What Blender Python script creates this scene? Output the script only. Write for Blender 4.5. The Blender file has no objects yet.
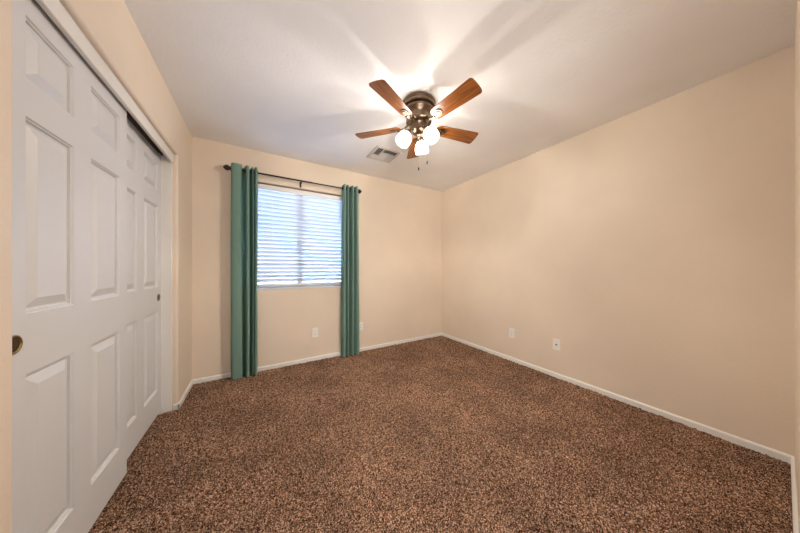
import bpy, bmesh, math, random
import numpy as np
from mathutils import Vector, Matrix, Euler
random.seed(7)
C = bpy.context.scene.collection
R = math.radians

# ------------------------------------------------------------------ camera
cd = bpy.data.cameras.new('camera')
cam = bpy.data.objects.new('camera', cd); C.objects.link(cam)
cd.sensor_width = 36.0
cd.lens = 233.0 / 800.0 * 36.0
cd.shift_y = 1.5 / 800.0
cd.clip_start = 0.02
cam.location = (0, 0, 1.143)
cam.rotation_euler = (R(90), 0, R(-31.29))
bpy.context.scene.camera = cam

# ------------------------------------------------------------------ world / exposure
SHADE_L, BULB_L, SKY_L, FILL_W = 10.0, 40.0, 34.0, 19.0
BULB_W = 19.0
LAMP_COL = (1.0, 0.93, 0.85)
w = bpy.data.worlds.new('sky'); bpy.context.scene.world = w
w.use_nodes = True
bg = w.node_tree.nodes['Background']
bg.inputs['Color'].default_value = (0.50, 0.69, 1.0, 1)
bg.inputs['Strength'].default_value = SKY_L
vs = bpy.context.scene.view_settings
vs.view_transform = 'Standard'; vs.look = 'None'; vs.gamma = 1.0
vs.use_curve_mapping = False
vs.exposure = 0.20
# added soft fill light, unseen behind the camera, shining in through the doorway
al = bpy.data.lights.new('fill_light', 'AREA'); al.shape = 'RECTANGLE'; al.size = 1.5; al.size_y = 1.1
al.energy = FILL_W; al.spread = R(125); al.color = (1.0, 0.97, 0.94)
alo = bpy.data.objects.new('fill_light', al); C.objects.link(alo)
alo.location = (-0.05, -1.25, 1.25); alo.rotation_euler = (R(106), 0, R(-36))

# ------------------------------------------------------------------ materials
def mat(name, col=(0.8, 0.8, 0.8), rough=0.6, metal=0.0, spec=0.5):
    m = bpy.data.materials.new(name); m.use_nodes = True
    p = m.node_tree.nodes['Principled BSDF']
    p.inputs['Base Color'].default_value = (*col, 1)
    p.inputs['Roughness'].default_value = rough
    p.inputs['Metallic'].default_value = metal
    p.inputs['Specular IOR Level'].default_value = spec
    return m, m.node_tree, p
def nd(nt, t, **kw):
    n = nt.nodes.new(t)
    for k, v in kw.items(): setattr(n, k, v)
    return n
def coords(nt, scale=(1, 1, 1), obj=True):
    tc = nd(nt, 'ShaderNodeTexCoord'); mp = nd(nt, 'ShaderNodeMapping')
    mp.inputs['Scale'].default_value = scale
    nt.links.new(tc.outputs['Object'], mp.inputs['Vector'])
    return mp.outputs['Vector']
def noise(nt, vec, scale, detail=2.0, rough=0.5):
    n = nd(nt, 'ShaderNodeTexNoise')
    n.inputs['Scale'].default_value = scale
    n.inputs['Detail'].default_value = detail
    n.inputs['Roughness'].default_value = rough
    nt.links.new(vec, n.inputs['Vector'])
    return n
def ramp(nt, fac, stops):
    r = nd(nt, 'ShaderNodeValToRGB'); e = r.color_ramp.elements
    while len(e) < len(stops): e.new(0.5)
    for i, (p, c) in enumerate(stops):
        e[i].position = p; e[i].color = (*c, 1)
    nt.links.new(fac, r.inputs['Fac'])
    return r.outputs['Color']
def bump(nt, p, height, strength, dist=0.002):
    b = nd(nt, 'ShaderNodeBump')
    b.inputs['Strength'].default_value = strength
    b.inputs['Distance'].default_value = dist
    nt.links.new(height, b.inputs['Height'])
    nt.links.new(b.outputs['Normal'], p.inputs['Normal'])

def paint(name, col, rough, scale, strength, dist, var=0.04):
    m, nt, p = mat(name, col, rough, 0, 0.4)
    v = coords(nt)
    n2 = noise(nt, v, 1.7, 3)
    a = tuple(c * (1 - var) for c in col); b = tuple(min(1, c * (1 + var)) for c in col)
    nt.links.new(ramp(nt, n2.outputs['Fac'], [(0.3, a), (0.7, b)]), p.inputs['Base Color'])
    n = noise(nt, v, scale, 3, 0.55)
    bump(nt, p, n.outputs['Fac'], strength, dist)
    return m
M = {}
M['wall'] = paint('beige_wall_paint', (0.70, 0.582, 0.455), 0.50, 85, 0.35, 0.003)
M['ceiling'] = paint('textured_ceiling_paint', (0.87, 0.855, 0.835), 0.75, 60, 0.45, 0.004)
M['trim'] = paint('white_trim_paint', (0.72, 0.69, 0.64), 0.4, 40, 0.05, 0.001, 0.02)
M['dark'] = mat('closet_interior_paint', (0.35, 0.30, 0.24), 0.8)[0]
M['outside'] = paint('outside_stucco', (0.20, 0.24, 0.31), 0.9, 60, 0.4, 0.003)
M['ground'] = paint('outside_gravel', (0.34, 0.31, 0.28), 0.95, 90, 0.8, 0.01, 0.2)

# moulded door skin: white paint over embossed wood grain
m, nt, p = mat('white_moulded_door', (0.61, 0.60, 0.59), 0.42)
v = coords(nt, (1, 1, 0.06)); n = noise(nt, v, 70, 4, 0.6); n.inputs['Distortion'].default_value = 1.2
bump(nt, p, n.outputs['Fac'], 0.28, 0.0012)
M['door'] = m

# carpet
m, nt, p = mat('brown_frieze_carpet', (0.2, 0.1, 0.06), 0.95, 0, 0.1)
v = coords(nt)
vo = nd(nt, 'ShaderNodeTexVoronoi'); vo.inputs['Scale'].default_value = 260
wn = noise(nt, v, 40, 2); mx = nd(nt, 'ShaderNodeMixRGB'); mx.inputs['Fac'].default_value = 0.008
nt.links.new(v, mx.inputs['Color1']); nt.links.new(wn.outputs['Color'], mx.inputs['Color2'])
nt.links.new(mx.outputs['Color'], vo.inputs['Vector'])
sp = nd(nt, 'ShaderNodeSeparateColor'); nt.links.new(vo.outputs['Color'], sp.inputs['Color'])
tuft = ramp(nt, sp.outputs['Red'], [(0.0, (0.014, 0.006, 0.003)), (0.35, (0.085, 0.042, 0.023)),
                                    (0.7, (0.29, 0.160, 0.097)), (1.0, (0.66, 0.44, 0.31))])
big = noise(nt, v, 2.6, 4, 0.6)
nap = ramp(nt, big.outputs['Fac'], [(0.3, (0.66, 0.65, 0.64)), (0.7, (1.16, 1.13, 1.10))])
mu = nd(nt, 'ShaderNodeMixRGB', blend_type='MULTIPLY'); mu.inputs['Fac'].default_value = 1.0
nt.links.new(tuft, mu.inputs['Color1']); nt.links.new(nap, mu.inputs['Color2'])
nt.links.new(mu.outputs['Color'], p.inputs['Base Color'])
fn = noise(nt, v, 320, 2); bump(nt, p, fn.outputs['Fac'], 0.7, 0.004)
M['carpet'] = m

# curtain fabric
def fabric(name, col):
    m, nt, p = mat(name, col, 0.8, 0, 0.2)
    v = coords(nt, (1, 1, 1)); n = noise(nt, v, 500, 2)
    bump(nt, p, n.outputs['Fac'], 0.3, 0.001)
    tr = nd(nt, 'ShaderNodeBsdfTranslucent'); tr.inputs['Color'].default_value = (col[0] * 0.8, col[1], col[2] * 1.05, 1)
    mixs = nd(nt, 'ShaderNodeMixShader'); mixs.inputs['Fac'].default_value = 0.04
    out = nt.nodes['Material Output']
    nt.links.new(p.outputs['BSDF'], mixs.inputs[1]); nt.links.new(tr.outputs['BSDF'], mixs.inputs[2])
    nt.links.new(mixs.outputs['Shader'], out.inputs['Surface'])
    return m
M['curtain'] = fabric('teal_green_curtain_fabric', (0.31, 0.49, 0.405))
M['bronze'] = mat('dark_bronze_metal', (0.030, 0.022, 0.018), 0.42, 0.6)[0]
M['brass'] = mat('antique_brass', (0.33, 0.22, 0.10), 0.28, 1.0)[0]
M['brassdark'] = mat('dark_brass', (0.11, 0.07, 0.035), 0.4, 1.0)[0]  # darker brass for the pull cups and the coax jack
m, nt, p = mat('antique_pewter_metal', (0.20, 0.145, 0.10), 0.28, 1.0)
v = coords(nt, (1, 1, 12)); n = noise(nt, v, 30, 2); bump(nt, p, n.outputs['Fac'], 0.05, 0.001)
M['pewter'] = m
# blade wood: grain runs along local x
m, nt, p = mat('varnished_walnut_blade', (0.4, 0.15, 0.05), 0.30, 0, 0.55)
v = coords(nt, (2.2, 26, 26)); n = noise(nt, v, 2.2, 5, 0.62); n.inputs['Distortion'].default_value = 0.6
nt.links.new(ramp(nt, n.outputs['Fac'], [(0.25, (0.06, 0.016, 0.004)), (0.5, (0.23, 0.070, 0.012)), (0.75, (0.42, 0.145, 0.028))]), p.inputs['Base Color'])
M['wood'] = m
M['plastic'] = mat('white_plastic', (0.76, 0.73, 0.67), 0.35)[0]
M['slot'] = mat('dark_socket_slot', (0.05, 0.045, 0.04), 0.6)[0]
M['screw'] = mat('steel_screw', (0.5, 0.48, 0.44), 0.4, 0.9)[0]
M['vent'] = mat('white_enamel_vent', (0.58, 0.54, 0.50), 0.45)[0]
M['ventdark'] = mat('duct_interior', (0.06, 0.05, 0.045), 0.9)[0]
M['vinyl'] = mat('white_vinyl_frame', (0.62, 0.62, 0.62), 0.5)[0]
M['cord'] = mat('white_cord', (0.6, 0.58, 0.55), 0.8)[0]
M['track'] = mat('brown_steel_track', (0.10, 0.065, 0.045), 0.5, 0.3)[0]
M['bead'] = mat('bead_chain_metal', (0.45, 0.38, 0.28), 0.35, 1.0)[0]
# blind slats: slightly translucent white
m, nt, p = mat('white_blind_slat', (0.80, 0.80, 0.79), 0.45)
tr = nd(nt, 'ShaderNodeBsdfTranslucent'); tr.inputs['Color'].default_value = (0.78, 0.80, 0.83, 1)
ms = nd(nt, 'ShaderNodeMixShader'); ms.inputs['Fac'].default_value = 0.30
nt.links.new(p.outputs['BSDF'], ms.inputs[1]); nt.links.new(tr.outputs['BSDF'], ms.inputs[2])
nt.links.new(ms.outputs['Shader'], nt.nodes['Material Output'].inputs['Surface'])
M['slat'] = m
# window glass
m, nt, p = mat('window_glass')
tp = nd(nt, 'ShaderNodeBsdfTransparent'); tp.inputs['Color'].default_value = (0.92, 0.96, 1.0, 1)
gl = nd(nt, 'ShaderNodeBsdfGlossy'); gl.inputs['Roughness'].default_value = 0.02
fr = nd(nt, 'ShaderNodeFresnel'); fr.inputs['IOR'].default_value = 1.45
ms = nd(nt, 'ShaderNodeMixShader')
nt.links.new(fr.outputs['Fac'], ms.inputs['Fac'])
nt.links.new(tp.outputs['BSDF'], ms.inputs[1]); nt.links.new(gl.outputs['BSDF'], ms.inputs[2])
nt.links.new(ms.outputs['Shader'], nt.nodes['Material Output'].inputs['Surface'])
M['glass'] = m
def glow(name, strength):
    m, nt, p = mat(name, (0.9, 0.88, 0.84), 0.4)
    p.inputs['Emission Color'].default_value = (*LAMP_COL, 1)
    p.inputs['Emission Strength'].default_value = strength
    return m
M['shade'] = glow('lit_frosted_glass', SHADE_L)
nt = M['shade'].node_tree; p = nt.nodes['Principled BSDF']
tp = nd(nt, 'ShaderNodeBsdfTransparent'); ms = nd(nt, 'ShaderNodeMixShader'); ms.inputs['Fac'].default_value = 0.66
nt.links.new(p.outputs['BSDF'], ms.inputs[1]); nt.links.new(tp.outputs['BSDF'], ms.inputs[2])
nt.links.new(ms.outputs['Shader'], nt.nodes['Material Output'].inputs['Surface'])
M['bulb'] = glow('lit_bulb', BULB_L)

# ------------------------------------------------------------------ helpers
def link(name, bm, m, parent=None, smooth=False, kind=None, loc=None, rot=None):
    me = bpy.data.meshes.new(name)
    bmesh.ops.recalc_face_normals(bm, faces=bm.faces[:])
    bm.to_mesh(me); bm.free()
    if smooth:
        for f in me.polygons: f.use_smooth = True
        try: me.set_sharp_from_angle(angle=R(38))
        except Exception: pass
    me.materials.append(m)
    o = bpy.data.objects.new(name, me); C.objects.link(o)
    if parent: o.parent = parent
    if kind: o['kind'] = kind
    if loc: o.location = loc
    if rot: o.rotation_euler = rot
    return o
def tag(o, label, cat, group=None):
    o['label'] = label; o['category'] = cat
    if group: o['group'] = group
    return o
def thing(name, label, cat, loc=(0, 0, 0), group=None):
    o = bpy.data.objects.new(name, None); C.objects.link(o)
    o.location = loc; o.empty_display_size = 0.1
    return tag(o, label, cat, group)
def box(bm, x0, x1, y0, y1, z0, z1, bev=0.0, seg=2, mtx=None):
    vs_ = [bm.verts.new(c) for c in ((x0,y0,z0),(x1,y0,z0),(x1,y1,z0),(x0,y1,z0),(x0,y0,z1),(x1,y0,z1),(x1,y1,z1),(x0,y1,z1))]
    fs = [bm.faces.new([vs_[i] for i in q]) for q in ((3,2,1,0),(4,5,6,7),(0,1,5,4),(1,2,6,5),(2,3,7,6),(3,0,4,7))]
    if mtx is not None:
        for v_ in vs_: v_.co = mtx @ v_.co
    if bev > 0:
        es = list({e for f in fs for e in f.edges})
        bmesh.ops.bevel(bm, geom=es, offset=bev, segments=seg, profile=0.5, affect='EDGES')
def lathe(bm, prof, n=40, mtx=None, cap=False):
    rings = []
    for (r, z) in prof:
        if r < 1e-5: rings.append([bm.verts.new((0, 0, z))])
        else: rings.append([bm.verts.new((r*math.cos(2*math.pi*k/n), r*math.sin(2*math.pi*k/n), z)) for k in range(n)])
    for a, b in zip(rings, rings[1:]):
        for k in range(n):
            j = (k+1) % n
            if len(a) == 1 and len(b) == 1: continue
            if len(a) == 1: bm.faces.new((a[0], b[k], b[j]))
            elif len(b) == 1: bm.faces.new((a[k], a[j], b[0]))
            else: bm.faces.new((a[k], a[j], b[j], b[k]))
    if cap:
        for rg in (rings[0], rings[-1]):
            if len(rg) > 1: bm.faces.new(rg)
    if mtx is not None:
        for rg in rings:
            for v_ in rg: v_.co = mtx @ v_.co
def tube(bm, pts, rad, n=10, cap=True):
    pts = [Vector(p_) for p_ in pts]
    rings = []; up = Vector((0, 0, 1))
    for i, p_ in enumerate(pts):
        d = (pts[min(i+1, len(pts)-1)] - pts[max(i-1, 0)]).normalized()
        a = d.cross(up)
        if a.length < 1e-3: a = d.cross(Vector((1, 0, 0)))
        a.normalize(); b = d.cross(a)
        rr = rad[i] if isinstance(rad, (list, tuple)) else rad
        rings.append([bm.verts.new(p_ + (a*math.cos(2*math.pi*k/n) + b*math.sin(2*math.pi*k/n))*rr) for k in range(n)])
    for a, b in zip(rings, rings[1:]):
        for k in range(n): bm.faces.new((a[k], a[(k+1) % n], b[(k+1) % n], b[k]))
    if cap:
        bm.faces.new(rings[0]); bm.faces.new(rings[-1][::-1])
def prism(bm, poly, axis, a0, a1):
    """extrude a 2D polygon; axis 'z': (x,y), axis 'y': (x,z), axis 'x': (y,z)"""
    def P(u, v_, a): return {'z': (u, v_, a), 'y': (u, a, v_), 'x': (a, u, v_)}[axis]
    A = [bm.verts.new(P(u, v_, a0)) for u, v_ in poly]; B = [bm.verts.new(P(u, v_, a1)) for u, v_ in poly]
    n = len(poly)
    for k in range(n): bm.faces.new((A[k], A[(k+1) % n], B[(k+1) % n], B[k]))
    bm.faces.new(A[::-1]); bm.faces.new(B)
def catmull(pts, sub=6):
    P = [Vector(p_) for p_ in pts]; out = []
    for i in range(len(P)-1):
        p0, p1, p2, p3 = P[max(i-1, 0)], P[i], P[i+1], P[min(i+2, len(P)-1)]
        for k in range(sub):
            t = k/sub
            out.append(0.5*((2*p1)+(p2-p0)*t+(2*p0-5*p1+4*p2-p3)*t*t+(3*p1-p0-3*p2+p3)*t**3))
    out.append(P[-1]); return out
def arc(cx, cy, r, a0, a1, n=6):
    return [(cx+r*math.cos(R(a0+(a1-a0)*k/n)), cy+r*math.sin(R(a0+(a1-a0)*k/n))) for k in range(n+1)]

# ------------------------------------------------------------------ room shell
XL, XR, YN, YB, H = -0.5585, 2.667, -0.034, 3.019, 2.44
TH = 0.14
OY0, OY1, OZ = 1.075, 2.554, 2.057          # closet opening
def struct(name, bm, m, smooth=False, parent=None):
    return link(name, bm, m, parent, smooth, kind=None if parent else 'structure')

# floor: carpet with a fine irregular pile, plus the hall and closet strips
st = 0.0062
xs = np.arange(XL-0.10, XR+0.03, st); ys = np.arange(YN-0.16, YB+0.02, st)
nx, ny = len(xs), len(ys)
rng = np.random.default_rng(3)
hgt = rng.random((ny, nx))
hgt = (hgt + np.roll(hgt, 1, 0)*0.6 + np.roll(hgt, 1, 1)*0.6 + np.roll(hgt, (1, 1), (0, 1))*0.4)/2.6
hgt = (hgt-hgt.mean())/hgt.std()
gx, gy = np.meshgrid(xs, ys)
gx = gx+rng.normal(0, 0.0012, gx.shape); gy = gy+rng.normal(0, 0.0012, gy.shape)
gz = np.clip(hgt*0.0036, -0.009, 0.007)-0.001
co = np.stack([gx, gy, gz], -1).reshape(-1, 3)
idx = np.arange(nx*ny).reshape(ny, nx)
q = np.stack([idx[:-1, :-1], idx[:-1, 1:], idx[1:, 1:], idx[1:, :-1]], -1).reshape(-1, 4)
ex = []
def quad(x0, x1, y0, y1, z):
    b = len(co)+len(ex); ex.extend([(x0, y0, z), (x1, y0, z), (x1, y1, z), (x0, y1, z)]); return [b, b+1, b+2, b+3]
qs = [quad(-1.40, XL-0.08, 0.8, 2.80, -0.002), quad(-1.4, 1.6, -1.55, YN-0.14, -0.002)]
co = np.vstack([co, np.array(ex)]); q = np.vstack([q, np.array(qs)])
me = bpy.data.meshes.new('floor')
me.vertices.add(len(co)); me.vertices.foreach_set('co', co.ravel())
me.loops.add(q.size); me.loops.foreach_set('vertex_index', q.ravel().astype(np.int32))
me.polygons.add(len(q)); me.polygons.foreach_set('loop_start', (np.arange(len(q))*4).astype(np.int32))
me.update(calc_edges=True); me.validate()
me.materials.append(M['carpet'])
fl = bpy.data.objects.new('floor', me); C.objects.link(fl); fl['kind'] = 'structure'
fl['label'] = 'brown speckled wall to wall carpet'

bm = bmesh.new(); box(bm, -1.5, XR+TH, -1.7, YB+TH, H, H+0.1); struct('ceiling', bm, M['ceiling'])['label'] = 'white textured ceiling'
bm = bmesh.new(); box(bm, XR, XR+TH, YN-0.12, YB+TH, -0.02, H); struct('wall_right', bm, M['wall'])['label'] = 'plain beige wall on the right'

# left wall with rounded drywall corners round the closet opening
rc = 0.016
bm = bmesh.new()
prism(bm, [(XL-TH, YN-0.12), (XL, YN-0.12)] + arc(XL-rc, OY0-rc, rc, 0, 90) + [(XL-TH, OY0)], 'z', -0.02, H)
prism(bm, [(XL-TH, YB+TH), (XL-TH, OY1)] + arc(XL-rc, OY1+rc, rc, -90, 0) + [(XL, YB+TH)], 'z', -0.02, H)
prism(bm, [(XL-TH, H), (XL-TH, OZ)] + arc(XL-rc, OZ+rc, rc, -90, 0) + [(XL, H)], 'y', OY0-rc, OY1+rc)
struct('wall_left', bm, M['wall'], True)['label'] = 'beige wall round the closet opening'

# back wall with a rounded window opening
WX0, WX1, WZ0, WZ1 = -0.14, 1.02, 0.900, 2.100
def hole_ring(bm, ins, y):
    return [bm.verts.new(c) for c in ((WX0-ins, y, WZ0-ins), (WX1+ins, y, WZ0-ins), (WX1+ins, y, WZ1+ins), (WX0-ins, y, WZ1+ins))]
bm = bmesh.new()
o0 = [bm.verts.new(c) for c in ((XL-TH, YB, -0.02), (XR+TH, YB, -0.02), (XR+TH, YB, H), (XL-TH, YB, H))]
o1 = [bm.verts.new(c) for c in ((XL-TH, YB+TH, -0.02), (XR+TH, YB+TH, -0.02), (XR+TH, YB+TH, H), (XL-TH, YB+TH, H))]
rings = [o0] + [hole_ring(bm, rc*(1-math.sin(R(a))), YB+rc*(1-math.cos(R(a)))) for a in (0, 22, 45, 68, 90)] + [hole_ring(bm, 0, YB+TH), o1]
for a, b in zip(rings, rings[1:]):
    for k in range(4): bm.faces.new((a[k], a[(k+1) % 4], b[(k+1) % 4], b[k]))
for k in range(4): bm.faces.new((o0[k], o0[(k+1) % 4], o1[(k+1) % 4], o1[k]))
struct('wall_back', bm, M['wall'])['label'] = 'beige wall with the window'

# near wall holds the camera doorway, widened for the added fill light; hall behind
DX0, DX1 = -0.46, 1.25
bm = bmesh.new()
box(bm, XL, DX0, YN-0.12, YN, -0.02, H); box(bm, DX1, XR, YN-0.12, YN, -0.02, H); box(bm, DX0, DX1, YN-0.12, YN, 2.10, H)
struct('wall_near', bm, M['wall'])['label'] = 'beige wall seen edge on at the right'
bm = bmesh.new()
box(bm, -1.5, 1.7, -1.65, -1.55, -0.02, H); box(bm, -1.5, -1.4, -1.55, YN-0.12, -0.02, H); box(bm, 1.6, 1.7, -1.55, YN-0.12, -0.02, H)
struct('wall_hall', bm, M['wall'])
bm = bmesh.new()
box(bm, -1.42, -1.36, 0.75, 2.85, -0.02, H); box(bm, -1.36, XL-TH, 0.75, 0.81, -0.02, H); box(bm, -1.36, XL-TH, 2.79, 2.85, -0.02, H)
struct('wall_closet', bm, M['dark'])

# baseboards (small eased top)
BH, BD = 0.045, 0.012
def bb(sgn_pts):  # profile (offset from wall, z)
    return [(0, -0.015), (BD, -0.015), (BD, BH-0.010), (BD-0.003, BH-0.004), (BD-0.007, BH), (0, BH)]
bm = bmesh.new(); prism(bm, [(XR-u, v_) for u, v_ in bb(0)], 'y', YN, YB); struct('baseboard_right', bm, M['trim'])['label'] = 'low white baseboard along the right wall'
bm = bmesh.new(); prism(bm, [(YB-u, v_) for u, v_ in bb(0)], 'x', XL+BD, XR-BD); struct('baseboard_back', bm, M['trim'])['label'] = 'low white baseboard under the window'
bm = bmesh.new(); prism(bm, [(YN+u, v_) for u, v_ in bb(0)], 'x', DX1+0.08, XR-BD); struct('baseboard_near', bm, M['trim'])['label'] = 'low white baseboard at the right edge'
bm = bmesh.new()
prism(bm, [(XL+u, v_) for u, v_ in bb(0)], 'y', OY1-BD, YB)
prism(bm, [(OY1-u, v_) for u, v_ in bb(0)], 'x', XL-0.028, XL+BD-0.001)
prism(bm, [(XL+u, v_) for u, v_ in bb(0)], 'y', YN, OY0)
struct('baseboard_left', bm, M['trim'])['label'] = 'low white baseboard turning into the closet opening'

# closet trim: fascia board, far jamb, near jamb, track
bm = bmesh.new(); box(bm, XL-0.042, XL-0.024, OY0, OY1, 1.985, OZ+0.004, 0.0025)
struct('trim_1', bm, M['trim'])['label'] = 'white fascia board over the closet doors'
bm = bmesh.new(); box(bm, XL-0.165, XL-0.034, OY1-0.019, OY1+0.001, -0.01, OZ+0.002, 0.002)
struct('trim_2', bm, M['trim'])['label'] = 'white jamb at the far end of the closet'
bm = bmesh.new(); box(bm, XL-0.165, XL-0.034, OY0-0.001, OY0+0.019, -0.01, OZ+0.002, 0.002)
struct('trim_3', bm, M['trim'])
bm = bmesh.new(); box(bm, XL-0.130, XL-0.046, OY0+0.02, OY1-0.02, 2.040, OZ+0.004, 0.001)
box(bm, XL-0.132, XL-0.128, OY0+0.02, OY1-0.02, 2.016, OZ, 0); box(bm, XL-0.088, XL-0.084, OY0+0.02, OY1-0.02, 2.022, OZ, 0)
struct('trim_4', bm, M['track'])['label'] = 'dark track above the sliding doors'

# ------------------------------------------------------------------ closet doors
def sliding_door(name, xf, y0, wd, label, pull_y):
    z0, z1 = 0.030, 2.018
    cy = [0, 0.117, 0.117+0.219, 0.117+0.219+0.109, wd-0.076, wd]
    cz = [z0, 0.212, 0.815, 1.000, 1.612, 1.727, 1.923, z1]
    bm = bmesh.new()
    V = {}
    def gv(i, k):
        if (i, k) not in V: V[i, k] = bm.verts.new((xf, y0+cy[i], cz[k]))
        return V[i, k]
    pans = []
    for i in range(5):
        for k in range(7):
            if i in (1, 3) and k in (1, 3, 5): pans.append((y0+cy[i], y0+cy[i+1], cz[k], cz[k+1])); continue
            bm.faces.new((gv(i, k), gv(i+1, k), gv(i+1, k+1), gv(i, k+1)))
    box(bm, xf-0.034, xf-0.016, y0, y0+wd, z0, z1)
    for (a, b, c, d) in ((y0, y0, z0, z1), (y0+wd, y0+wd, z0, z1)):
        bm.faces.new([bm.verts.new(t) for t in ((xf, a, c), (xf-0.016, a, c), (xf-0.016, a, d), (xf, a, d))])
    for zz in (z0, z1):
        bm.faces.new([bm.verts.new(t) for t in ((xf, y0, zz), (xf-0.016, y0, zz), (xf-0.016, y0+wd, zz), (xf, y0+wd, zz))])
    d = struct(name, bm, M['door']); d['label'] = label
    prof = [(0, 0), (0.003, -0.005), (0.0075, -0.0055), (0.0095, -0.0125), (0.017, -0.0135), (0.044, -0.0025), (0.047, -0.001)]
    for (a, b, c, e) in pans:
        bm = bmesh.new(); rg = []
        for (ins, dx) in prof:
            rg.append([bm.verts.new(t) for t in ((xf+dx, a+ins, c+ins), (xf+dx, b-ins, c+ins), (xf+dx, b-ins, e-ins), (xf+dx, a+ins, e-ins))])
        for r0, r1 in zip(rg, rg[1:]):
            for k in range(4): bm.faces.new((r0[k], r0[(k+1) % 4], r1[(k+1) % 4], r1[k]))
        bm.faces.new(rg[-1])
        link('panel', bm, M['door'], d)
    bm = bmesh.new()
    mt = Matrix.Translation((xf, pull_y, 0.918)) @ Matrix.Rotation(R(90), 4, 'Y')
    lathe(bm, [(0.0285, 0.0), (0.0285, 0.0022), (0.0265, 0.0034), (0.0235, 0.0030), (0.0215, 0.0005)], 36, mt)
    pl = link('finger_pull', bm, M['brass'], d, True); pl['label'] = 'round brass finger pull'
    bm = bmesh.new()
    lathe(bm, [(0.0215, 0.0006), (0.019, 0.0003), (0.010, 0.0010), (0.0, 0.0012)], 36, mt)
    link('pull_cup', bm, M['brassdark'], pl, True)
    return d
sliding_door('door_1', XL-0.0535, 1.094, 0.762, 'nearer white six panel sliding closet door', 1.168)
sliding_door('door_2', XL-0.0935, 1.773, 0.762, 'farther white six panel sliding closet door', 2.477)

# ------------------------------------------------------------------ window
FY = YB+0.100
bm = bmesh.new()
for (x0, x1, z0, z1) in ((WX0, WX0+0.045, WZ0, WZ1), (WX1-0.045, WX1, WZ0, WZ1), (WX0+0.045, WX1-0.045, WZ0, WZ0+0.05), (WX0+0.045, WX1-0.045, WZ1-0.045, WZ1)):
    box(bm, x0, x1, FY, FY+0.04, z0, z1, 0.003)
win = struct('window_1', bm, M['vinyl']); win['label'] = 'white framed sliding window behind the blind'
bm = bmesh.new(); box(bm, 0.410, 0.470, FY-0.006, FY+0.034, WZ0+0.05, WZ1-0.045, 0.003); link('meeting_stile', bm, M['vinyl'], win)
for (x0, x1) in ((WX0+0.045, 0.410), (0.470, WX1-0.045)):
    bm = bmesh.new(); box(bm, x0, x1, FY+0.016, FY+0.020, WZ0+0.05, WZ1-0.045); link('glass_pane', bm, M['glass'], win)
bm = bmesh.new(); box(bm, WX0+0.002, WX1-0.002, YB-0.004, FY, WZ0-0.004, WZ0+0.008, 0.003); link('window_sill', bm, M['trim'], win)

# ------------------------------------------------------------------ blind
bl = thing('window_blind', 'white horizontal slat blind covering the window between the curtains', 'blind', (0.44, YB+0.055, 2.09))
def lk(name, bm, m, par, smooth=False, **kw):     # geometry given in world metres, stored relative to the thing
    off = Vector(par.location) if par.parent is None else Vector(par.parent.location)
    bmesh.ops.translate(bm, vec=-off, verts=bm.verts[:])
    return link(name, bm, m, par, smooth, **kw)
bx0, bx1, by = WX0+0.012, WX1-0.012, YB+0.052
bm = bmesh.new(); box(bm, bx0, bx1, by-0.028, by+0.03, 2.032, 2.088, 0.004); lk('valance', bm, M['plastic'], bl)
bm = bmesh.new()
nsl = 23; pitch = (2.005-1.000)/(nsl-1); tilt = R(50)
for k in range(nsl):
    zc = 1.000+k*pitch
    tl = tilt+R(random.uniform(-1.2, 1.2))
    top, bot = [], []
    for j in range(5):
        s = (j/4-0.5)*0.050
        crown = 0.0022*(1-(2*(j/4-0.5))**2)
        for lst, t in ((top, crown+0.0013), (bot, crown-0.0013)):
            # inner (room-side) edge up
            lst.append((by + s*math.cos(tl)+t*math.sin(tl), zc - s*math.sin(tl)+t*math.cos(tl)))
    prism(bm, top+bot[::-1], 'x', bx0+0.004, bx1-0.004)
lk('slats', bm, M['slat'], bl)
bm = bmesh.new(); box(bm, bx0+0.004, bx1-0.004, by-0.024, by+0.024, 0.936, 0.962, 0.006, 3); lk('bottom_rail', bm, M['plastic'], bl)
for cx in (0.135, 0.44+0.315):
    bm = bmesh.new()
    for yy in (by-0.0225, by+0.0225): tube(bm, [(cx, yy, 0.95), (cx, yy, 2.05)], 0.0011, 6)
    lk('ladder_cord', bm, M['cord'], bl)
for cx, zz in ((0.925, 1.83), (0.930, 1.345)):
    bm = bmesh.new(); tube(bm, [(cx, by-0.031, zz), (cx, by-0.031, 2.04)], 0.0011, 6); cdn = lk('lift_cord', bm, M['cord'], bl)
    bm = bmesh.new(); lathe(bm, [(0.0, 0.0), (0.005, 0.004), (0.005, 0.02), (0.003, 0.034), (0.0, 0.036)], 12, Matrix.Translation((cx, by-0.031, zz-0.02)))
    lk('tassel', bm, M['vinyl'], cdn, True)

# ------------------------------------------------------------------ curtain rod and curtains
RY, RZ = 2.940, 2.166
rod = thing('curtain_rod', 'dark bronze curtain rod with turned finials above the window', 'curtain rod', (0.44, RY, RZ))
bm = bmesh.new(); tube(bm, [(-0.236, RY, RZ), (0.55, RY, RZ)], 0.0095, 16); tube(bm, [(0.55, RY, RZ), (1.118, RY, RZ)], 0.0080, 16); lk('pole', bm, M['bronze'], rod, True)
for x0, s in ((-0.236, -1), (1.116, 1)):
    bm = bmesh.new()
    mt = Matrix.Translation((x0, RY, RZ)) @ Matrix.Rotation(R(90*s), 4, 'Y')
    lathe(bm, [(0.0, -0.006), (0.013, -0.006), (0.0145, 0.002), (0.011, 0.008), (0.018, 0.016), (0.0265, 0.028), (0.028, 0.040), (0.022, 0.053), (0.012, 0.062), (0.007, 0.068), (0.0, 0.071)], 28, mt)
    lk('finial', bm, M['bronze'], rod, True)
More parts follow.
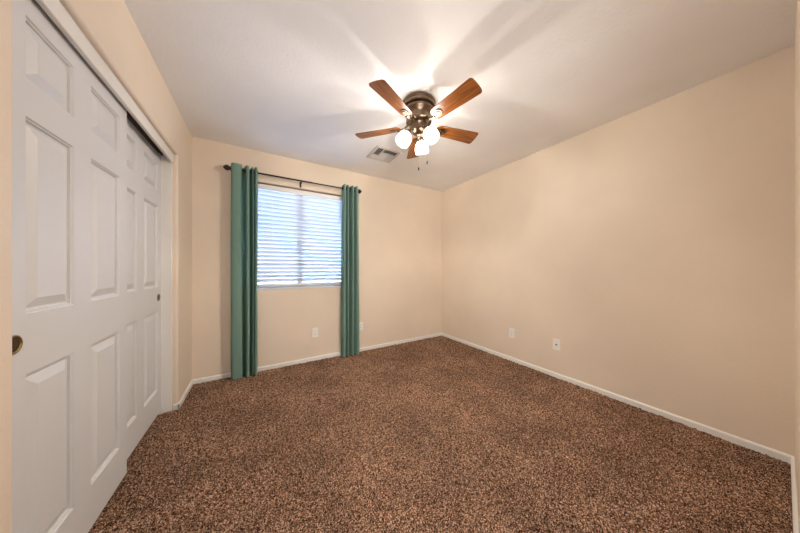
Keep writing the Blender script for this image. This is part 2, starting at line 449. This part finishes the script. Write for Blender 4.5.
for x0 in (-0.190, 0.433, 1.103):
    bm = bmesh.new()
    tube(bm, [(x0, YB-0.003, RZ-0.022), (x0, RY+0.02, RZ-0.022), (x0, RY+0.002, RZ-0.018), (x0, RY-0.013, RZ-0.008), (x0, RY-0.013, RZ+0.004)], 0.0042, 10)
    box(bm, x0-0.010, x0+0.010, YB-0.005, YB, RZ-0.055, RZ+0.012, 0.0015)
    lk('bracket', bm, M['bronze'], rod, True)

def curtain(name, plan, label, seed, spread):
    rs = random.Random(seed)
    path = catmull([(x, y, 0) for x, y in plan], 8)
    n = len(path); zt, zb = 2.209, 0.012
    # where the cloth crosses the rod
    cross = []
    for i in range(n-1):
        a, b = path[i].y-RY, path[i+1].y-RY
        if a*b <= 0 and a != b:
            t = a/(a-b); cross.append((path[i].lerp(path[i+1], t), (path[i+1]-path[i]).normalized()))
    root = thing(name, label, 'curtain', (sum(p_.x for p_ in path)/n, RY, 0.012), 'green curtains on the rod')
    zs = list(np.linspace(zt, zt-0.09, 19)) + list(np.linspace(zt-0.13, zb, 30))
    xm = sum(p_.x for p_ in path)/n
    amp = [rs.uniform(-1, 1) for _ in range(6)]
    bm = bmesh.new(); grid = []
    for z in zs:
        t = (zt-z)/(zt-zb); row = []
        for i, p_ in enumerate(path):
            u = i/(n-1)
            dx = 0.006*t*math.sin(5*u+amp[0]*3+2.2*t)+0.003*t*math.sin(11*u+amp[1]*5)
            dy = 0.005*t*math.sin(6*u+amp[2]*4+1.5*t)
            sx = 1+spread*t
            row.append(bm.verts.new((xm+(p_.x-xm)*sx+dx, min(RY+(p_.y-RY)*(1-0.10*t)+dy, YB-BD-0.006), z)))
        grid.append(row)
    for r0, r1 in zip(grid, grid[1:]):
        for i in range(n-1):
            c = (r0[i].co+r1[i+1].co)/2
            if any((c-Vector((cp.x, cp.y, RZ))).length < 0.020 for cp, _ in cross): continue
            bm.faces.new((r0[i], r0[i+1], r1[i+1], r1[i]))
    bmesh.ops.solidify(bm, geom=bm.faces[:], thickness=0.0016)
    lk('cloth', bm, M['curtain'], root, True)
    for cp, d in cross:
        bm = bmesh.new()
        ang = math.atan2(d.y, d.x)
        mt = Matrix.Translation((cp.x, cp.y, RZ)) @ Matrix.Rotation(ang, 4, 'Z') @ Matrix.Rotation(R(90), 4, 'X')
        lathe(bm, [(0.0175, -0.003), (0.025, -0.0025), (0.0265, 0), (0.025, 0.0025), (0.0175, 0.003), (0.0165, 0), (0.0175, -0.003)], 24, mt)
        lk('grommet', bm, M['bronze'], root, True)
    return root
def lobes(ls, sk):
    # folds: (left, right, front y); the valleys between them lean sideways by sk
    pts = []
    for i, (a, b, yf) in enumerate(ls):
        w_ = b-a
        sa = 0 if i == 0 else sk; sb = 0 if i == len(ls)-1 else sk
        pts += [(a+0.001+sa, 2.984), (a+0.4*sa, 2.945), (a+0.12*w_, yf+0.012), (a+0.5*w_, yf), (b-0.12*w_, yf+0.012), (b+0.4*sb, 2.945), (b-0.001+sb, 2.984)]
        if i < len(ls)-1: pts.append(((b+ls[i+1][0])/2+1.2*sk, 2.996))
    return pts
curtain('curtain', lobes([(-.240, -.140, 2.884), (-.112, -.076, 2.886), (-.056, -.044, 2.898), (-.031, -.006, 2.888)], -0.022),
        'green floor length curtain at the left end of the rod', 3, 0.05)
curtain('curtain', lobes([(.928, .960, 2.886), (.977, .997, 2.890), (1.034, 1.062, 2.886), (1.086, 1.124, 2.884)], -0.020),
        'green floor length curtain at the right end of the rod', 8, 0.20)

# ------------------------------------------------------------------ ceiling fan
FX, FYC, BZ = 1.080, 1.492, 2.262
fan = thing('ceiling_fan', 'flush mount ceiling fan with five brown wooden blades and three lit shades', 'ceiling fan', (FX, FYC, H))
def fz(z): return z-H
bm = bmesh.new(); lathe(bm, [(0.0, fz(2.440)), (0.126, fz(2.440)), (0.131, fz(2.432)), (0.131, fz(2.420)), (0.126, fz(2.414)), (0.126, fz(2.409)), (0.131, fz(2.404)), (0.131, fz(2.393)), (0.124, fz(2.387)), (0.0, fz(2.387))], 64)
link('canopy', bm, M['pewter'], fan, True)
bm = bmesh.new(); lathe(bm, [(0.0, fz(2.387)), (0.112, fz(2.387)), (0.118, fz(2.380)), (0.120, fz(2.366)), (0.114, fz(2.352)), (0.100, fz(2.340)), (0.096, fz(2.322)), (0.096, fz(2.300)), (0.100, fz(2.296)), (0.100, fz(2.288)), (0.092, fz(2.282)), (0.070, fz(2.278)), (0.0, fz(2.278))], 64)
link('motor_housing', bm, M['pewter'], fan, True)
bm = bmesh.new(); lathe(bm, [(0.0, fz(2.278)), (0.062, fz(2.278)), (0.064, fz(2.270)), (0.058, fz(2.262)), (0.056, fz(2.228)), (0.060, fz(2.224)), (0.060, fz(2.216)), (0.050, fz(2.206)), (0.030, fz(2.196)), (0.014, fz(2.190)), (0.010, fz(2.180)), (0.012, fz(2.174)), (0.006, fz(2.166)), (0.0, fz(2.165))], 48)
link('switch_housing', bm, M['pewter'], fan, True)
# blade outline in its own frame: x along the blade, y across, turned about x for the pitch
def blade_mesh():
    bm = bmesh.new()
    r0, r1 = 0.150, 0.531
    wl = lambda x: 0.046+0.019*min(1, max(0, (x-r0)/(r1-r0)))**0.8
    up = []
    up += [(r0, 0.0), (r0+0.003, 0.020), (r0+0.012, 0.036)]
    for k in range(9):
        x = r0+0.028+(r1-r0-0.070)*k/8; up.append((x, wl(x)))
    up += [(r1-0.020, 0.0645), (r1-0.010, 0.060), (r1-0.004, 0.050), (r1-0.001, 0.030), (r1, 0.0)]
    poly = up + [(x, -y) for x, y in up[::-1][1:-1]]
    prism(bm, poly, 'z', -0.0028, 0.0028)
    return bm
mt_p = Matrix.Rotation(R(-13), 4, 'X')
def iron_mesh():
    bm = bmesh.new()
    # arm from the motor to the blade root, then an oval plate screwed under the blade
    tube(bm, [(0.060, 0, 0.022), (0.092, 0, 0.014), (0.120, 0, -0.006), (0.150, 0, -0.012), (0.172, 0, -0.009)], [0.012, 0.010, 0.009, 0.010, 0.012], 12)
    pl = [(0.198+0.040*math.cos(a), 0.030*math.sin(a)) for a in [2*math.pi*k/28 for k in range(28)]]
    b2 = bmesh.new(); prism(b2, pl, 'z', -0.0085, -0.0030)
    prism(b2, [(0.198+0.025*math.cos(a), 0.018*math.sin(a)) for a in [2*math.pi*k/28 for k in range(28)]], 'z', -0.0125, -0.0085)
    for v_ in b2.verts: v_.co = mt_p @ v_.co
    me_ = bpy.data.meshes.new('tmp'); b2.to_mesh(me_); b2.free(); bm.from_mesh(me_); bpy.data.meshes.remove(me_)
    return bm
def screw_mesh(sx, sy):
    bm = bmesh.new()
    lathe(bm, [(0.0, -0.0142), (0.0035, -0.0137), (0.0045, -0.0080), (0.0, -0.0080)], 10, mt_p @ Matrix.Translation((sx, sy, 0)))
    return bm
b0 = None
for k in range(5):
    a = R(60.6+72*k)
    if b0 is None:
        bmb = blade_mesh()
        b0 = link('blade', bmb, M['wood'], fan, loc=(0, 0, fz(BZ)), rot=(R(-13), 0, a))
        b0.rotation_euler = (Matrix.Rotation(a, 4, 'Z') @ mt_p).to_euler()
        i0 = link('blade_iron', iron_mesh(), M['pewter'], b0, True); i0.matrix_parent_inverse = Matrix(); i0.matrix_basis = mt_p.inverted()
        subs = [i0]
        for sx, sy in ((0.185, 0.010), (0.185, -0.010), (0.214, 0.0)):
            s0 = link('screw', screw_mesh(sx, sy), M['screw'], b0, True); s0.matrix_basis = mt_p.inverted(); subs.append(s0)
    else:
        b = b0.copy(); C.objects.link(b); b.parent = fan
        b.rotation_euler = (Matrix.Rotation(a, 4, 'Z') @ mt_p).to_euler()
        for src in subs:
            c = src.copy(); C.objects.link(c); c.parent = b
# light kit: three frosted bell shades
for a in (R(162), R(282), R(42)):
    ax = Matrix.Rotation(a, 4, 'Z')
    # local: out along x, tilted axis going out and down
    tl = Matrix.Translation((0.080, 0, fz(2.206))) @ Matrix.Rotation(R(180-32), 4, 'Y')
    mt = ax @ tl
    bm = bmesh.new()
    ptsA = [(0.040, 0, fz(2.214)), (0.054, 0, fz(2.224)), (0.068, 0, fz(2.224)), (0.078, 0, fz(2.210))]
    tube(bm, [ax @ Vector(p_) for p_ in ptsA], 0.0085, 12)
    lathe(bm, [(0.0, -0.010), (0.014, -0.010), (0.022, -0.002), (0.0255, 0.010), (0.0255, 0.022), (0.0235, 0.024), (0.0, 0.024)], 28, mt)
    arm = link('light_arm', bm, M['pewter'], fan, True)
    bm = bmesh.new()
    outer = [(0.024, 0.018), (0.034, 0.027), (0.046, 0.042), (0.054, 0.062), (0.0565, 0.082), (0.0545, 0.102), (0.053, 0.114)]
    inner = [(r-0.003, z) for r, z in outer[::-1]]
    lathe(bm, outer+inner+[outer[0]], 40, mt)
    sh = link('lamp_shade', bm, M['shade'], fan, True); sh['label'] = 'lit frosted glass bell shade'
    bm = bmesh.new()
    lathe(bm, [(0.010, 0.016), (0.012, 0.020), (0.0135, 0.025), (0.0135, 0.030), (0.010, 0.035), (0.0, 0.038)], 24, mt)
    link('bulb', bm, M['bulb'], sh, True)
    pt = bpy.data.lights.new('bulb_light', 'POINT'); pt.energy = BULB_W; pt.color = LAMP_COL; pt.shadow_soft_size = 0.011
    pt.use_nodes = True; lt = pt.node_tree; em = lt.nodes['Emission']
    lf = nd(lt, 'ShaderNodeLightFalloff'); lf.inputs['Strength'].default_value = 1.0
    lt.links.new(lf.outputs['Linear'], em.inputs['Strength'])
    po = bpy.data.objects.new('bulb_light', pt); C.objects.link(po)
    po.location = Vector((FX, FYC, H)) + mt @ Vector((0, 0, 0.052))
for (dx, dy, ze, kz) in ((0.007, 0.012, 1.958, 'dark'), (0.065, -0.023, 1.992, 'dark')):
    sx, sy = dx*0.5+0.012*(1 if dx > 0.03 else -1), dy*0.8
    bm = bmesh.new()
    if dx > 0.03: sx, sy = 0.053, -0.022
    else: sx, sy = 0.024, 0.046; dx, dy = 0.027, 0.040
    tube(bm, [(sx, sy, fz(2.222)), (dx, dy, fz(2.18)), (dx, dy, fz(ze))], 0.0008, 6)
    ch = link('pull_chain', bm, M['bead'], fan)
    bm = bmesh.new(); lathe(bm, [(0.0, 0.0), (0.0048, 0.003), (0.0055, 0.014), (0.0035, 0.026), (0.0, 0.029)], 14, Matrix.Translation((dx, dy, fz(ze)-0.026)))
    link('pull_knob', bm, M['bronze'], ch, True)

# ------------------------------------------------------------------ ceiling vent
VX, VY = 1.2225, 2.3745
vt = thing('ceiling_vent', 'square white louvred air vent on the ceiling behind the fan', 'vent', (VX, VY, H))
h = 0.1525; fw = 0.026
bm = bmesh.new()
def fr_ring(bm, s, z): return [bm.verts.new((sx*s, sy*s, z)) for sx, sy in ((-1, -1), (1, -1), (1, 1), (-1, 1))]
rg = [fr_ring(bm, s, z) for s, z in ((h, 0), (h, -0.003), (h-0.004, -0.007), (h-fw, -0.010), (h-fw, 0))]
for r0, r1 in zip(rg, rg[1:]):
    for k in range(4): bm.faces.new((r0[k], r0[(k+1) % 4], r1[(k+1) % 4], r1[k]))
link('frame', bm, M['vent'], vt)
bm = bmesh.new(); bm.faces.new(fr_ring(bm, h-fw, -0.0005)); link('duct_opening', bm, M['ventdark'], vt)
i_ = h-fw
secs = [(-i_, -0.045, -i_, 0.045, 'x', -1), (-0.045, i_, -i_, -0.045, 'y', -1), (0.045, i_, -0.045, i_, 'x', 1), (-i_, 0.045, 0.045, i_, 'y', 1), (-0.045, 0.045, -0.045, 0.045, 'y', 1)]
for (x0, x1, y0, y1, ax_, sg) in secs:
    bm = bmesh.new()
    box(bm, x0, x0+0.004, y0, y1, -0.009, -0.001); box(bm, x1-0.004, x1, y0, y1, -0.009, -0.001)
    box(bm, x0+0.004, x1-0.004, y0, y0+0.004, -0.009, -0.001); box(bm, x0+0.004, x1-0.004, y1-0.004, y1, -0.009, -0.001)
    span = (x1-x0) if ax_ == 'x' else (y1-y0)
    nl = max(3, int(round(span/0.023)))
    for k in range(nl):
        c = (k+0.5)/nl
        if ax_ == 'x':
            mt = Matrix.Translation((x0+c*(x1-x0), (y0+y1)/2, -0.006)) @ Matrix.Rotation(R(34*sg), 4, 'Y')
            box(bm, -0.0078, 0.0078, -(y1-y0)/2+0.003, (y1-y0)/2-0.003, -0.0006, 0.0006, mtx=mt)
        else:
            mt = Matrix.Translation(((x0+x1)/2, y0+c*(y1-y0), -0.006)) @ Matrix.Rotation(R(-34*sg), 4, 'X')
            box(bm, -(x1-x0)/2+0.003, (x1-x0)/2-0.003, -0.0078, 0.0078, -0.0006, 0.0006, mtx=mt)
    link('louver', bm, M['vent'], vt)

# ------------------------------------------------------------------ wall plates
def plate_thing(name, label, cat, loc, rotz, kind):
    """local frame: plate in x-z, facing -y"""
    t = thing(name, label, cat, loc); t.rotation_euler = (0, 0, rotz)
    bm = bmesh.new(); box(bm, -0.035, 0.035, -0.0055, 0.0, -0.0575, 0.0575, 0.0025, 2); link('cover_plate', bm, M['plastic'], t)
    if kind == 'duplex':
        for zc in (0.0195, -0.0195):
            bm = bmesh.new()
            pol = [(0.0165*math.cos(a), max(-0.0135, min(0.0135, 0.0175*math.sin(a)))+zc) for a in [2*math.pi*k/32 for k in range(32)]]
            prism(bm, pol, 'y', -0.0072, -0.005)
            rcp = link('receptacle', bm, M['plastic'], t)
            bm = bmesh.new()
            box(bm, -0.0075, -0.0050, -0.0076, -0.0070, zc-0.002, zc+0.007); box(bm, 0.0050, 0.0072, -0.0076, -0.0070, zc-0.001, zc+0.006)
            lathe(bm, [(0.0, 0.0076), (0.0024, 0.0076), (0.0024, 0.0070)], 12, Matrix.Translation((0, 0, zc-0.0075)) @ Matrix.Rotation(R(90), 4, 'X'))
            link('slots', bm, M['slot'], rcp)
        sc = (0.0,)
    else:
        bm = bmesh.new(); mt = Matrix.Rotation(R(90), 4, 'X')
        lathe(bm, [(0.0085, 0.0052), (0.0085, 0.0075), (0.0050, 0.0078), (0.0050, 0.0150), (0.0, 0.0150)], 18, mt); link('coax_jack', bm, M['brassdark'], t, True)
        sc = (0.030, -0.030)
    for zc in sc:
        bm = bmesh.new(); lathe(bm, [(0.0, 0.0068), (0.0025, 0.0064), (0.0030, 0.0052)], 12, Matrix.Translation((0, 0, zc)) @ Matrix.Rotation(R(90), 4, 'X')); link('screw', bm, M['screw'], t, True)
    return t
plate_thing('wall_outlet', 'white duplex outlet under the window between the two curtains', 'outlet', (0.600, YB, 0.342), 0, 'duplex')
plate_thing('wall_outlet', 'white duplex outlet peeking out from behind the right curtain', 'outlet', (1.205, YB, 0.342), 0, 'duplex')
plate_thing('wall_outlet', 'white duplex outlet on the right wall, nearer the far corner', 'outlet', (XR, 1.735, 0.342), R(-90), 'duplex')
plate_thing('coax_plate', 'white cable jack plate with one dark centre port on the right wall', 'cable plate', (XR, 1.233, 0.342), R(-90), 'coax')

# ------------------------------------------------------------------ outside the window
bm = bmesh.new(); box(bm, -4, 6, 6.2, 6.4, -0.3, 2.4); struct('wall_outside', bm, M['outside'])
bm = bmesh.new(); box(bm, -4, 6, YB+TH, 6.2, -0.4, -0.25); struct('ground', bm, M['ground'])
